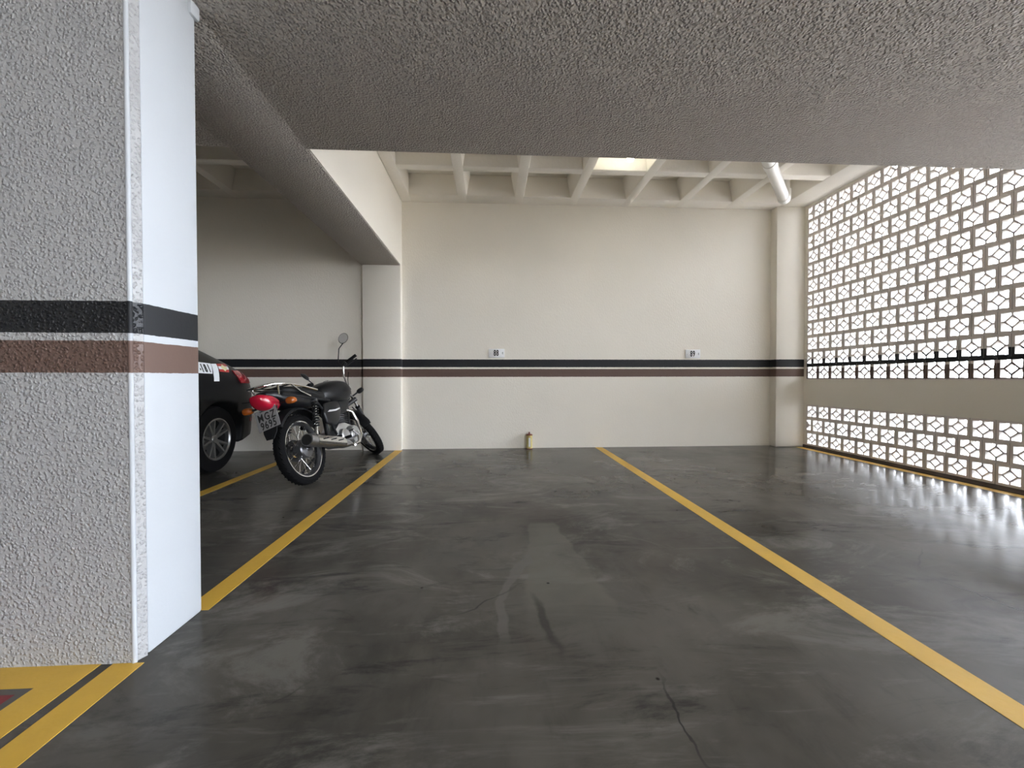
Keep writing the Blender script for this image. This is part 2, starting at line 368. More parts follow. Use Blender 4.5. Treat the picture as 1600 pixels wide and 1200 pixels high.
# near column with its rough front skin and smooth flank
column = struct(MB().box((-1.62, 1.30, 0), (-1.092, 1.56, 2.26)).box((-1.3, 1.323, 0), (-1.080, 1.562, 2.26)).done('column', 'column', ang=40, bevel=.008), 'thick white column close by with black and brown bands, rough front face', 'column')
MB().prism([(-1.63, 1.283), (-1.094, 1.283), (-1.078, 1.318), (-1.63, 1.318)], 2, 0, 2.26).done('textured_face', 'rough', column, ang=20)['label'] = 'rough orange-peel plaster front with rounded corner'
MB().tube([(-1.0905, 1.2865, 0), (-1.0905, 1.2865, 2.255)], .0065, 12).done('corner_bead', 'column', column)
MB().box((-1.095, 1.525, 2.185), (-1.068, 1.575, 2.25)).done('plaster_lump', 'column', column, ang=40, bevel=.012)
pil_l = struct(MB().box((-1.525, 4.925, 0), (-1.072, YB + .02, 2.25)).done('pilaster', 'pillar', ang=40, bevel=.008), 'white pilaster with bands behind the motorcycle, under the beam end', 'pilaster')
pil_r = struct(MB().box((3.602, 4.90, 0), (XR + .08, YB + .02, ZC + .01)).done('pilaster', 'pillar', ang=40, bevel=.006), 'narrow white pilaster with bands in the corner by the pierced screen', 'pilaster')

# ------------------------------------------------------------------ pierced screen wall of breeze blocks
TH = .058                                        # block depth
Y_OPEN, Y_SHUT = -2.0, -6.4                      # out of view: screen end and far edge of an opening placed for its light
wall_right = struct(MB().box((XR, Y_OPEN - .1, .539), (XR + .10, YB, .851)).box((XR - .002, YF, 3.0), (XR + .1, YB, 3.3)).box((XR + .002, -4.15, 0), (XR + .1, Y_OPEN - .1, 3.1)).box((XR, YF, 0), (XR + .1, Y_SHUT, 3.1))
                    .box((XR + .003, 4.853, .002), (XR + .09, YB - .005, 3.1)).done('wall_right', 'plain', ang=0), 'pierced white block screen wall with a solid band at knee height', 'wall')
MB().box((XR - .004, Y_OPEN - .1, 0), (XR + .088, YB - .003, .032)).done('curb', 'curb', wall_right, ang=0)['label'] = 'sill under the lowest blocks, coloured dark for its backlit shade'
BW, FRM, FIN = .173, .0185, .0115
def block_mesh(w, h, kind='full'):
    """Square frame, a diamond of thin fins inside it, and four short bars from its corners to the frame. y runs along the wall, z up, x = depth."""
    b = MB(); w -= .003; h -= .003; f = FRM; hw, hh = w / 2, h / 2
    def bar(a, c, t=FIN, x0=.003, x1=TH - .003):
        a, c = Vector((0, *a)), Vector((0, *c)); d = (c - a).normalized(); n = Vector((0, -d.z, d.y)) * t / 2
        b.loft([[p - n + Vector((x0, 0, 0)), p + n + Vector((x0, 0, 0)), p + n + Vector((x1, 0, 0)), p - n + Vector((x1, 0, 0))] for p in (a, c)])
    b.box((0, -hw, hh - f), (TH, hw, hh)); b.box((0, -hw, -hh), (TH, hw, -hh + f))
    b.box((0, -hw, -hh + f), (TH, -hw + (f if kind == 'full' else f * .7), hh - f)); b.box((0, hw - (f if kind == 'full' else f * .45), -hh + f), (TH, hw, hh - f))
    iy, iz = hw - f, hh - f
    if kind == 'full':
        dy, dz = iy * .68, iz * .68
        for p, q in (((dy, 0), (0, dz)), ((0, dz), (-dy, 0)), ((-dy, 0), (0, -dz)), ((0, -dz), (dy, 0))): bar(p, q)
        for p, q in (((dy, 0), (iy + .001, 0)), ((-dy, 0), (-iy - .001, 0)), ((0, dz), (0, iz + .001)), ((0, -dz), (0, -iz - .001))): bar(p, q)
    elif kind == 'half':
        for p, q in (((hw - .004, iz * .62), (-hw * .35, 0)), ((-hw * .35, 0), (hw - .004, -iz * .62)), ((-hw * .35, 0), (-hw + .004, 0))): bar(p, q)
    else:                                        # half block with a solid wedge
        s = -1 if kind == 'wedge_near' else 1
        b.prism([(s * (hw - .002), iz * .75), (s * (-hw * .25), 0), (s * (hw - .002), -iz * .75)], 0, .003, TH - .003)
        bar((s * -hw * .25, 0), (s * (-hw + .004), 0))
    return b
rows = [(.032 + .169 * k, .169, k % 2) for k in range(3)] + [(.851 + .179 * k, .179, k % 2) for k in range(12)]
YS = 4.853
Y_SPLIT = 2.62                                   # what is nearer than this lies outside the photograph
protos = {}
def block(name, w, h, kind, y, z):
    key = (round(w, 4), round(h, 4), kind)
    if key not in protos:
        o = block_mesh(w, h, kind).done(name, 'block', wall_right, ang=0); protos[key] = o
    else:
        o = protos[key].copy(); COL.objects.link(o)
    o.parent = wall_right; o.location = (XR, y, z); return o
far_mb = MB()
far_src = {}
for r, (z0, h, odd) in enumerate(rows):
    y = YS; zc = z0 + h / 2
    if odd:
        kind = 'half' if r not in (1, 12, 14) else ('wedge_near' if r == 1 else 'wedge_far')
        block('half_block', BW / 2, h, {'wedge_near': 'wedge_far', 'wedge_far': 'wedge_near'}.get(kind, kind), y - BW / 4, zc); y -= BW / 2
    while y - BW > Y_OPEN:
        if y - BW / 2 > Y_SPLIT: block('breeze_block', BW, h, 'full', y - BW / 2, zc)
        else: far_src.setdefault(round(h, 4), []).append((y - BW / 2, zc))
        y -= BW
fv, ff = [], []
for h, spots in far_src.items():
    b = block_mesh(BW, h).bm; b.verts.ensure_lookup_table(); b.verts.index_update()
    vv = [v.co.copy() for v in b.verts]; fs = [[v.index for v in f.verts] for f in b.faces]; b.free()
    for y, z in spots:
        k = len(fv); fv += [(v.x + XR, v.y + y, v.z + z) for v in vv]; ff += [[i + k for i in f] for f in fs]
me = bpy.data.meshes.new('blockwork'); me.from_pydata(fv, [], ff); me.materials.append(M['block'])
o = bpy.data.objects.new('blockwork', me); COL.objects.link(o); o.parent = wall_right; o['kind'] = 'stuff'
mo = MB()
zs = sorted({round(z, 4) for z0, h, _ in rows for z in (z0, z0 + h)})
for z in zs: mo.box((XR + .004, Y_OPEN, z - .003), (XR + TH - .004, YS, z + .003))
for r, (z0, h, odd) in enumerate(rows):
    y = YS - (BW / 2 if odd else 0)
    while y > Y_OPEN:
        mo.box((XR + .004, y - .003, z0), (XR + TH - .004, y + .003, z0 + h)); y -= BW
mo.done('mortar', 'block', wall_right, ang=0, weld=False)['kind'] = 'stuff'

# ------------------------------------------------------------------ floor markings
def line(x0, x1, y0, y1, name='parking_line', mat='yellow', z=.0012):
    return MB().box((x0, y0, 0.0), (x1, y1, z)).done(name, mat, floor, ang=0)
line(-1.150, -1.060, -.6, 1.283); line(-1.150, -1.060, 1.565, 4.93); line(1.318, 1.410, -1.0, 5.0); line(3.84, 3.925, -2.0, 4.86)
line(-2.235, -2.145, 1.0, 5.0)
# yellow square border, grey rim and red middle in front of the column
bx0, bx1, by0, by1 = -2.14, -1.185, .30, 1.283
line(bx0, -2.045, by0, by1, 'yellow_border'); line(-1.283, bx1, by0, by1, 'yellow_border')
line(-2.045, -1.283, 1.193, by1, 'yellow_border'); line(-2.045, -1.283, by0, .39, 'yellow_border')
line(-2.045, -1.283, .39, 1.193, 'grey_rim', 'grey_paint', .0008); line(-2.02, -1.308, .415, 1.170, 'red_field', 'red_paint', .0013)


lamp = empty('ceiling_lamp', (1.36, 3.86, 3.27))
MB().lathe([(.012, -.005), (.05, -.005), (.05, -.03), (.028, -.04), (.026, -.13), (.022, -.135)], axis=(0, 0, 1), seg=20).done('lamp_holder', 'socket', lamp)
MB().lathe([(.014, -.13), (.018, -.15), (.030, -.20), (.0345, -.245), (.0345, -.252)], axis=(0, 0, 1), seg=24).done('bulb_base', 'socket', lamp)
MB().lathe([(.034, -.2525), (.036, -.268), (.033, -.285), (.024, -.299), (.012, -.306), (.002, -.308)], axis=(0, 0, 1), seg=24).done('bulb', 'bulb', lamp)
tag(lamp, 'lit bulb in a holder hanging in a ceiling recess', 'lamp')
# ------------------------------------------------------------------ drain pipe under the ribs
pipe = empty('drain_pipe', (3.385, 4.49, 2.925))
PA, PB = Vector((-1.30, -1.36, .004)), Vector((0, 0, 0)); dv = (PB - PA).normalized()
MB().tube([PA, PB - dv * .06], .055, 20).done('pipe_run', 'pvc', pipe)
MB().tube([PB - dv * .10, PB - dv * .075, PB - dv * .04, PB + dv * .005 + Vector((0, 0, .008)), PB + dv * .03 + Vector((0, 0, .035)), PB + dv * .038 + Vector((0, 0, .075)), PB + dv * .038 + Vector((0, 0, .12))], [.060, .062, .062, .062, .062, .061, .061], 20).done('elbow', 'pvc', pipe)
MB().tube([PB + dv * .038 + Vector((0, 0, .10)), PB + dv * .038 + Vector((0, 0, .335))], .048, 18).done('riser', 'pvc', pipe)
pa2 = Vector((-.69, -.722, .002))
MB().tube([pa2 - dv * .05, pa2 + dv * .05], .061, 20).done('collar', 'pvc', pipe)
MB().tube([PB - dv * .125, PB - dv * .105], .058, 20).done('collar', 'pvc', pipe)
MB().tube([PA + Vector((0, 0, -.03)), PA + Vector((0, 0, .335))], .058, 16).done('riser', 'pvc', pipe)
tag(pipe, 'white plastic drain pipe slung under the ceiling ribs near the screen', 'pipe')

# ------------------------------------------------------------------ lamp in a recess
lamp = empty('ceiling_lamp', (1.36, 3.86, 3.27))
MB().lathe([(.012, -.002), (.05, -.002), (.05, -.03), (.028, -.04), (.026, -.13), (.022, -.135)], axis=(0, 0, 1), seg=20).done('lamp_holder', 'socket', lamp)
MB().lathe([(.014, -.13), (.018, -.15), (.030, -.19), (.034, -.225), (.030, -.255), (.016, -.275), (.002, -.28)], axis=(0, 0, 1), seg=20).done('bulb', 'bulb', lamp)
tag(lamp, 'lit bulb in a white holder hanging in a ceiling recess', 'lamp')

# ------------------------------------------------------------------ bay number plates on the back wall
def sign(x0, x1, z0, z1, txt, label):
    cx, cz = (x0 + x1) / 2, (z0 + z1) / 2
    o = empty('bay_sign', (cx, YB, cz)); w, h = (x1 - x0) / 2, (z1 - z0) / 2
    MB().box((-w, -.012, -h), (w, -.001, h)).done('plate', 'sign', o, ang=40, bevel=.004)
    xf = basis((-.005, -.0125, 0), (1, 0, 0), (0, 0, 1))
    text('number', txt, .098, 'ink', o, xf, .0006, .60, 1.12, .0035)
    text('small_print', '-', .03, 'ink', o, basis((-w + .022, -.0125, 0), (1, 0, 0), (0, 0, 1)), .0005)
    text('small_print', 'E', .036, 'ink', o, basis((w - .022, -.0125, 0), (1, 0, 0), (0, 0, 1)), .0005)
    return tag(o, label, 'sign', 'bay number signs on the back wall')
sign(-.018, .178, 1.128, 1.236, '88', 'small white plate numbered 88, above the yellow tin')
sign(2.480, 2.672, 1.122, 1.232, '89', 'small white plate numbered 89, nearer the pierced screen')

# ------------------------------------------------------------------ old tin standing against the wall
tin = empty('tin_can', (.482, 4.955, 0))
MB().lathe([(.036, .0), (.040, .004), (.040, .014), (.0385, .018), (.038, .09), (.0385, .155), (.040, .160), (.040, .168), (.037, .171)], axis=(0, 0, 1), seg=28).done('body', 'can', tin)
MB().lathe([(.041, .168), (.041, .176), (.030, .182), (.012, .184), (.009, .188), (.009, .206), (.006, .209)], axis=(0, 0, 1), seg=24).done('lid', 'rust', tin)
MB().lathe([(.0385, -.001), (.0412, .002), (.0412, .010), (.039, .012)], axis=(0, 0, 1), seg=28, cap=False).done('rim', 'rust', tin)
MB().box((-.012, -.0405, .03), (.010, -.0365, .14)).done('label_strip', 'white_vinyl', tin, ang=0)
tag(tin, 'small weathered yellow tin with rusty lid on floor against wall', 'can')

# ------------------------------------------------------------------ motorcycle: x forward, y left, z up, origin under the rear wheel
LEAN, STEER = math.radians(14.5), math.radians(48); SC = .95
bike = empty('motorcycle', (-1.53, 3.385, 0))
HEAD = math.atan2(-1.339 + 1.53, 4.734 - 3.391)
WB, RR, RF = 1.345, .308, .300
tag(bike, 'black motorcycle with luggage rack leaning on its stand beside the parked car', 'motorcycle')
ax_o = Vector((WB + .10, 0, 0)); ax_d = Vector((-math.sin(math.radians(32)), 0, math.cos(math.radians(32))))
ST = Matrix.Translation(ax_o) @ Matrix.Rotation(STEER, 4, ax_d) @ Matrix.Translation(-ax_o)

def wheel(name, c, R, tw, xf, front):
    c = Vector(c); rr = R - .075
    rim = MB(xf).lathe([(rr + .006, -.031), (rr + .012, -.031), (rr + .004, -.024), (rr - .008, -.010), (rr - .008, .010), (rr + .004, .024), (rr + .012, .031), (rr + .006, .031), (rr - .004, .026), (rr - .018, .010), (rr - .018, -.010), (rr - .004, -.026)], c, seg=56, closed=True).done(name, 'dark_metal', bike)
    for q in (-1, 1): MB(xf).lathe([(rr + .003, q * .029), (rr + .006, q * .0345), (rr + .014, q * .035), (rr + .016, q * .030)], c, seg=56, closed=True).done('rim_lip', 'chrome', rim)
    h = tw / 2
    MB(xf).lathe([(rr + .010, -.030), (rr + .028, -h * .92), (rr + .046, -h), (R - .012, -h * .78), (R - .002, -h * .38), (R, 0), (R - .002, h * .38), (R - .012, h * .78), (rr + .046, h), (rr + .028, h * .92), (rr + .010, .030)], c, seg=64, closed=True).done('tyre', 'rubber', rim)
    tr = MB(xf)
    for k in range(44):
        a = 2 * PI * k / 44
        for s in (-1, 1):
            d = Vector((math.cos(a + .05 * s), 0, math.sin(a + .05 * s))); t = Vector((-d.z, 0, d.x))
            p = c + d * (R - .004) + Vector((0, s * h * .45, 0))
            u = (t * .8 + Vector((0, s * .6, 0))).normalized(); v = d.cross(u)
            tr.loft([[p + u * (sx * .016) + v * (sy * .006) - d * (.003 if sx else 0) + d * q for sx, sy in ((-1, -1), (1, -1), (1, 1), (-1, 1))] for q in (-.006, .0052)])
    o = tr.done('tread_blocks', 'rubber', rim, weld=False); o['kind'] = 'stuff'
    sp = MB(xf)
    for k in range(36):
        a = 2 * PI * k / 36; s = 1 if k % 2 else -1; off = .42 if (k // 2) % 2 else -.42
        p0 = c + Vector((math.cos(a + off) * .052, s * .030, math.sin(a + off) * .052)); p1 = c + Vector((math.cos(a) * (rr - .012), s * .004, math.sin(a) * (rr - .012)))
        sp.tube([p0, p1], .0016, 5); q = p1 + (p0 - p1).normalized() * .016; sp.tube([p1, q], .0034, 6)
    o = sp.done('spokes', 'chrome', rim, weld=False); o['kind'] = 'stuff'
    MB(xf).lathe([(.018, -.085), (.030, -.080), (.034, -.042), (.058, -.034), (.058, -.026), (.040, -.022), (.040, .022), (.058, .026), (.058, .034), (.034, .042), (.018, .085)] if front else
                 [(.020, -.085), (.030, -.070), (.078, -.060), (.086, -.050), (.086, -.012), (.060, -.006), (.045, .0), (.045, .03), (.060, .034), (.060, .042), (.03, .05), (.02, .085)], c, seg=28).done('hub', 'hub', rim)
    if front:
        MB(xf).lathe([(.070, .056), (.118, .056), (.118, .060), (.070, .060)], c, seg=40, closed=True).done('brake_disc', 'steel', rim)
    else:
        MB(xf).lathe([(.060, .058), (.098, .058), (.098, .066), (.060, .066)], c, seg=40, closed=True).done('sprocket', 'dark_metal', rim)
        m = MB(xf).box((-.02, -.066, .05), (.02, -.058, .10)); bmesh.ops.translate(m.bm, verts=m.bm.verts, vec=c); m.done('brake_plate_rib', 'chrome', rim)
    return rim
wheel('rear_wheel', (0, 0, RR), RR, .094, None, False)
fwheel = wheel('front_wheel', (WB, 0, RF), RF, .082, ST, True)

def part(mb, name, mat, parent=bike, **k): return mb.done(name, mat, parent, **k)
# frame and swingarm
fr = MB().tube([(.99, 0, .80), (.95, 0, .62), (.90, 0, .40), (.86, 0, .27), (.78, 0, .23)], .021, 12)
fr.tube([(.98, 0, .81), (.76, 0, .75), (.56, 0, .69), (.47, 0, .56), (.45, 0, .34)], .022, 12)
for s in (-1, 1):
    fr.tube([(.58, s * .04, .70), (.42, s * .11, .70), (.12, s * .125, .735), (-.22, s * .10, .79)], .013, 10)
    fr.tube([(.46, s * .09, .36), (.32, s * .12, .56), (.17, s * .125, .72)], .012, 10)
    fr.tube([(.46, s * .05, .34), (.46, s * .13, .33), (.44, s * .13, .30)], .016, 8)
part(fr, 'frame', 'satin_black')
part(MB().tube([tuple(ax_o + ax_d * q) for q in (1.03, .93, .83)], .034, 16), 'steering_head', 'dark_metal')
sw = MB()
for s in (-1, 1): sw.tube([(.47, s * .07, .345), (.36, s * .10, .340), (.05, s * .105, .318), (-.05, s * .105, .315)], .018, 10, flat=.8)
sw.tube([(.33, -.10, .34), (.33, .10, .34)], .018, 10)
part(sw, 'swingarm', 'dark_metal')
part(MB().tube([(0, -.13, RR), (0, .13, RR)], .011, 10), 'axle', 'steel')
for s in (-1, 1):       # rear shock absorbers
    a, b = Vector((.045, s * .135, .372)), Vector((.155, s * .138, .705)); d = b - a
    sh = part(MB().tube([a, a + d * .30], .017, 14).tube([a + d * .26, b], .011, 10).lathe([(.018, -.018), (.018, .018)], a, seg=12).lathe([(.016, -.018), (.016, .018)], b, seg=12), 'shock_absorber', 'chrome')
    n, turns = 130, 9; u = d.normalized().orthogonal().normalized(); w = d.normalized().cross(u)
    part(MB().tube([a + d * (.27 + .63 * i / n) + (u * math.cos(2 * PI * turns * i / n) + w * math.sin(2 * PI * turns * i / n)) * .026 for i in range(n + 1)], .0052, 6), 'spring', 'satin_black', sh)
    part(MB().lathe([(.012, 0), (.028, .002), (.028, .012), (.02, .022), (.012, .03)], a + d * .885, d, 16), 'spring_cap', 'satin_black', sh)
# engine
en = MB().prism([(.44, .30), (.46, .40), (.56, .46), (.68, .46), (.80, .42), (.86, .34), (.82, .25), (.70, .22), (.52, .23)], 1, -.085, .085)
engine = part(en, 'engine', 'alloy', bevel=.015)
for s, w in ((-1, .15), (1, .135)):
    part(MB().lathe([(.005, w), (.070, w), (.088, w - .006), (.096, w - .02), (.102, .08), (.102, .07)], (.735, 0, .315), (0, s, 0), 36), 'crankcase_cover', 'alloy', engine)
    part(MB().lathe([(.005, w - .02), (.060, w - .02), (.074, w - .03), (.078, .08), (.078, .06)], (.57, 0, .325), (0, s, 0), 30), 'side_cover', 'alloy', engine)
part(MB().lathe([(.01, .153), (.032, .153), (.036, .146), (.036, .13)], (.735, 0, .315), (0, -1, 0), 20), 'oil_cap', 'steel', engine)
cyd = Vector((.20, 0, .98)).normalized(); cb = Vector((.70, 0, .44))
cy = MB().lathe([(.062, 0), (.062, .22)], cb, cyd, 20)
for k in range(9): cy.lathe([(.063, .022 + k * .022), (.092, .022 + k * .022), (.092, .028 + k * .022), (.063, .028 + k * .022)], cb, cyd, 24, closed=True)
part(cy, 'cylinder', 'dark_metal', engine, weld=False)
part(MB().tube([cb + cyd * .22, cb + cyd * .30], .075, 14, flat=.8), 'cylinder_head', 'alloy', engine, bevel=.012)
part(MB().tube([(.60, -.02, .60), (.52, -.03, .60), (.44, -.04, .58)], [.026, .028, .034], 12), 'carburettor', 'dark_metal', engine)
# exhaust
ex = part(MB().tube([(.79, -.04, .60), (.90, -.07, .56), (.93, -.09, .44), (.88, -.12, .29), (.74, -.145, .225), (.58, -.165, .225), (.48, -.172, .24)], .018, 14), 'exhaust_pipe', 'chrome')
mu = part(MB().tube([(.52, -.172, .236), (.46, -.176, .245), (.36, -.182, .262), (.20, -.186, .298), (-.12, -.190, .362), (-.185, -.191, .375)], [.022, .034, .048, .053, .055, .052], 24), 'muffler', 'steel')
part(MB().lathe([(.044, 0), (.044, .006), (.036, .004)], (-.185, -.191, .375), (-.98, 0, .19), 20), 'muffler_tip', 'dark_hole', mu)
sh = MB()
for x0 in (.0, .12, .24): sh.box((x0 - .04, -.2475, .006 + .338 - x0 * .2), (x0 + .045, -.240, .016 + .338 - x0 * .2))
part(sh, 'heat_shield_slot', 'dark_hole', mu)
part(MB().loft([[(x, -.182 - .006 * k + math.cos(a) * 0 - .058 * math.cos(a), z + .058 * math.sin(a)) for a in [math.radians(q) for q in range(-40, 66, 15)]] for x, z, k in ((.34, .270, 0), (.18, .302, .5), (.02, .334, .9), (-.10, .358, 1.2))], closed=False, cap=False), 'heat_shield', 'chrome', mu)
# fuel tank: superellipse rings along x
def ring(x, zc, w, h, n=2.5, k=28, flatb=.75):
    r = []
    for i in range(k):
        a = 2 * PI * i / k; c, s = math.cos(a), math.sin(a)
        y = math.copysign(abs(c) ** (2 / n), c) * w; z = math.copysign(abs(s) ** (2 / n), s) * h
        r.append((x, y, zc + (z if z > 0 else z * flatb)))
    return r
part(MB().loft([ring(0.350, 0.753, 0.030, 0.031, flatb=.95), ring(0.360, 0.758, 0.065, 0.057, flatb=.95), ring(0.405, 0.770, 0.092, 0.088, flatb=.95), ring(0.495, 0.778, 0.124, 0.116, flatb=.95), ring(0.615, 0.783, 0.154, 0.131, flatb=.95), ring(0.735, 0.786, 0.165, 0.133, flatb=.95), ring(0.825, 0.786, 0.158, 0.125, flatb=.95), ring(0.890, 0.786, 0.130, 0.099, flatb=.95), ring(0.920, 0.786, 0.080, 0.057, flatb=.95)]), 'fuel_tank', 'gloss_black', ang=60, sub=1)
part(MB().lathe([(.004, .016), (.030, .015), (.036, .008), (.036, -.02)], (.675, 0, .908), (.03, 0, 1), 24), 'filler_cap', 'chrome')
for s in (-1, 1):
    # side covers with a silver sticker, tank knee panel
    sc_ = part(MB().prism([(.26, .48), (.24, .58), (.28, .67), (.42, .68), (.53, .68), (.56, .60), (.50, .50), (.42, .45)], 1, s * .105, s * .145), 'side_cover', 'gloss_black', bevel=.014, bseg=3)
    part(MB().prism([(.30, .585), (.34, .602), (.44, .600), (.53, .612), (.535, .600), (.45, .585), (.36, .584)], 1, s * .1452, s * .1465), 'sticker', 'logo', sc_, ang=0)
    part(MB().prism([(.52, .70), (.52, .60), (.60, .54), (.74, .57), (.84, .65), (.84, .72)], 1, s * .075, s * .10), 'tank_shroud', 'satin_black', bevel=.012)
# seat
def sring(x, z, w, h): return [(x, -w, z - h * .4), (x, -w * .98, z + h * .2), (x, -w * .80, z + h * .62), (x, -w * .4, z + h * .72), (x, 0, z + h * .74), (x, w * .4, z + h * .72), (x, w * .80, z + h * .62), (x, w * .98, z + h * .2), (x, w, z - h * .4)]
part(MB().loft([sring(.50, .765, .05, .075), sring(.45, .750, .085, .085), sring(.36, .742, .115, .085), sring(.27, .750, .132, .085), sring(.20, .775, .135, .085), sring(.05, .800, .130, .080), sring(-.10, .815, .115, .070), sring(-.17, .815, .09, .055)]), 'seat', 'seat', ang=50, sub=1)
# tail
part(MB().loft([ring(.24, .700, .118, .06, 3, flatb=1), ring(.10, .718, .130, .072, 3, flatb=1), ring(-.08, .748, .124, .074, 3, flatb=1), ring(-.22, .778, .102, .06, 3, flatb=1), ring(-.30, .797, .075, .040, 3), ring(-.335, .802, .05, .025, 3)]), 'tail_cowl', 'gloss_black', ang=50, sub=1)
part(MB().loft([ring(-.18, .738, .060, .050, 2.6, flatb=1.2), ring(-.25, .738, .082, .058, 2.6, flatb=1.25), ring(-.33, .750, .080, .054, 2.6, flatb=1.3), ring(-.385, .768, .064, .042, 2.6, flatb=1.4), ring(-.415, .782, .04, .022, 2.6)]), 'tail_lamp', 'red_lens', ang=50, sub=1)
rk = MB()
for s in (-1, 1):
    rk.tube([(.20, s * .155, .80), (.04, s * .15, .835), (-.14, s * .135, .868), (-.30, s * .11, .872), (-.36, s * .07, .868), (-.37, 0, .867)], .0095, 10)
    rk.tube([(.10, s * .14, .75), (-.02, s * .135, .80), (-.12, s * .136, .862)], .008, 8)
    rk.tube([(-.24, s * .09, .79), (-.26, s * .115, .871)], .008, 8)
rk.tube([(-.12, -.138, .866), (-.12, .138, .866)], .008, 8).tube([(-.25, -.12, .872), (-.25, .12, .872)], .008, 8)
for y in (-.05, .05): rk.tube([(-.12, y, .868), (-.36, y, .868)], .007, 8)
part(rk, 'luggage_rack', 'chrome')
# rear mudguard, plate, indicators
fpts = []
def fender(c, R, a0, a1, w, n, xf=None, drop=.018, tip=1.):
    m = MB(xf); rings = []
    for i in range(n + 1):
        a = math.radians(a0 + (a1 - a0) * i / n); d = Vector((math.cos(a), 0, math.sin(a))); cc = Vector(c)
        q = w * (tip if i in (0, n) else 1)
        prof = [(-q, -drop), (-q * .9, -.004), (-q * .5, .008), (0, .011), (q * .5, .008), (q * .9, -.004), (q, -drop)]
        rings.append([cc + d * (R + h) + Vector((0, y, 0)) for y, h in prof] + [cc + d * (R + h - .005) + Vector((0, y * .97, 0)) for y, h in prof[::-1]])
    return m.loft(rings)
part(fender((0, 0, RR), RR + .055, 40, 142, .075, 16), 'rear_mudguard', 'satin_black')
part(MB().loft([[(-.25, -.075, .76), (-.25, .075, .76), (-.262, .075, .76), (-.262, -.075, .76)], [(-.275, -.07, .66), (-.275, .07, .66), (-.287, .07, .66), (-.287, -.07, .66)], [(-.315, -.055, .50), (-.315, .055, .50), (-.327, .055, .50), (-.327, -.055, .50)], [(-.335, -.030, .445), (-.335, .030, .445), (-.345, .030, .445), (-.345, -.030, .445)]]), 'mud_flap', 'satin_black')
pu = Vector((.16, 0, 1)).normalized(); pc = Vector((-.318, 0, .615)); pxf = basis(pc, (0, -1, 0), pu) @ Matrix.Rotation(math.radians(9), 4, 'Z')
pl = part(MB(pxf).box((-.094, -.085, -.002), (.094, .085, .002)), 'licence_plate', 'plate', ang=0)
text('lettering', 'MGZ', .086, 'ink', pl, pxf @ Matrix.Translation((0, .018, .0022)), .0005, .74, 1.25, .0018)
text('lettering', '9695', .086, 'ink', pl, pxf @ Matrix.Translation((0, -.050, .0022)), .0005, .72, 1.15, .0018)
m = MB(pxf)
for k in range(9): m.box((-.045 + k * .0105, .066, .002), (-.038 + k * .0105, .075, .0026))
m.done('small_lettering', 'ink', pl, ang=0)['kind'] = 'stuff'
part(MB(pxf).lathe([(.004, .004), (.007, .003), (.007, 0)], (-.075, .070, .0), (0, 0, 1), 10), 'plate_bolt', 'steel', pl)
for s in (-1, 1):
    st = part(MB().tube([(-.21, s * .06, .725), (-.235, s * (.15 if s < 0 else .17), .715)], .009, 8), 'rear_indicator', 'satin_black')
    part(MB().loft([ring(-.150, .70, .020, .012, 2.6, 14, 1), ring(-.165, .70, .036, .024, 2.6, 14, 1), ring(-.195, .70, .042, .029, 2.6, 14, 1), ring(-.222, .70, .040, .027, 2.6, 14, 1), ring(-.230, .70, .030, .018, 2.6, 14, 1)], cap=True), 'indicator_lens', 'amber', st, ang=50)
    for v in st.children[-1].data.vertices: v.co = Vector((v.co.x - .045, v.co.y * .85 + s * (.18 if s < 0 else .205), v.co.z + .017))
# chain guard, footpegs, kick starter, brake pedal, side stand
part(MB().prism([(-.10, .36), (.05, .39), (.42, .40), (.50, .37), (.42, .36), (.05, .352)], 1, .098, .128), 'chain_guard', 'satin_black', bevel=.008)
for s in (-1, 1): part(MB().tube([(.43, s * .12, .30), (.43, s * .245, .31)], [.013, .015], 10), 'footpeg', 'rubber')
part(MB().tube([(.60, -.15, .36), (.605, -.185, .365), (.655, -.20, .30), (.62, -.205, .235), (.50, -.215, .215), (.475, -.24, .215)], [.013, .013, .012, .011, .011, .012], 10), 'kick_starter', 'chrome')
part(MB().tube([(.45, -.14, .29), (.60, -.16, .275), (.70, -.165, .30)], .008, 8).box((.68, -.19, .30), (.74, -.145, .312)), 'brake_pedal', 'steel')
part(MB().tube([(.10, -.20, .33), (.20, -.14, .295), (.44, -.12, .275)], .006, 6), 'brake_rod', 'steel')
# side stand: its foot is put on the floor below
zl = lambda y: -y * math.tan(-LEAN)
sy = .30
part(MB().tube([(.47, .10, .27), (.44, .20, .27 - .10 * (.27 - zl(sy)) / .20 * .5 - .05), (.40, sy, zl(sy) + .012)], .011, 10).tube([(.37, sy - .01, zl(sy) + .010), (.43, sy + .025, zl(sy) + .012)], .014, 8, flat=.7), 'side_stand', 'dark_metal')

# steering assembly, all turned together
def fa(t, y=0, fwd=.045):   # point at distance t along the steering axis, pushed forward
    n = Vector((ax_d.z, 0, -ax_d.x)); return ax_o + ax_d * t + n * fwd + Vector((0, y, 0))
ax_c = Vector((WB, 0, RF)); t_ax = (ax_c - ax_o).dot(ax_d); fwd = (ax_c - ax_o).dot(Vector((ax_d.z, 0, -ax_d.x)))
for s in (-1, 1):
    y = s * .085
    leg = part(MB(ST).tube([fa(t_ax + .30, y, fwd), fa(t_ax + .62, y, fwd)], .0155, 14), 'fork_tube', 'chrome')
    part(MB(ST).tube([fa(t_ax - .03, y, fwd), fa(t_ax + .02, y, fwd), fa(t_ax + .34, y, fwd)], [.016, .023, .023], 14), 'fork_slider', 'dark_metal', leg)
    part(MB(ST).tube([fa(t_ax + .335, y, fwd), fa(t_ax + .35, y, fwd)], .026, 14), 'dust_seal', 'rubber', leg)
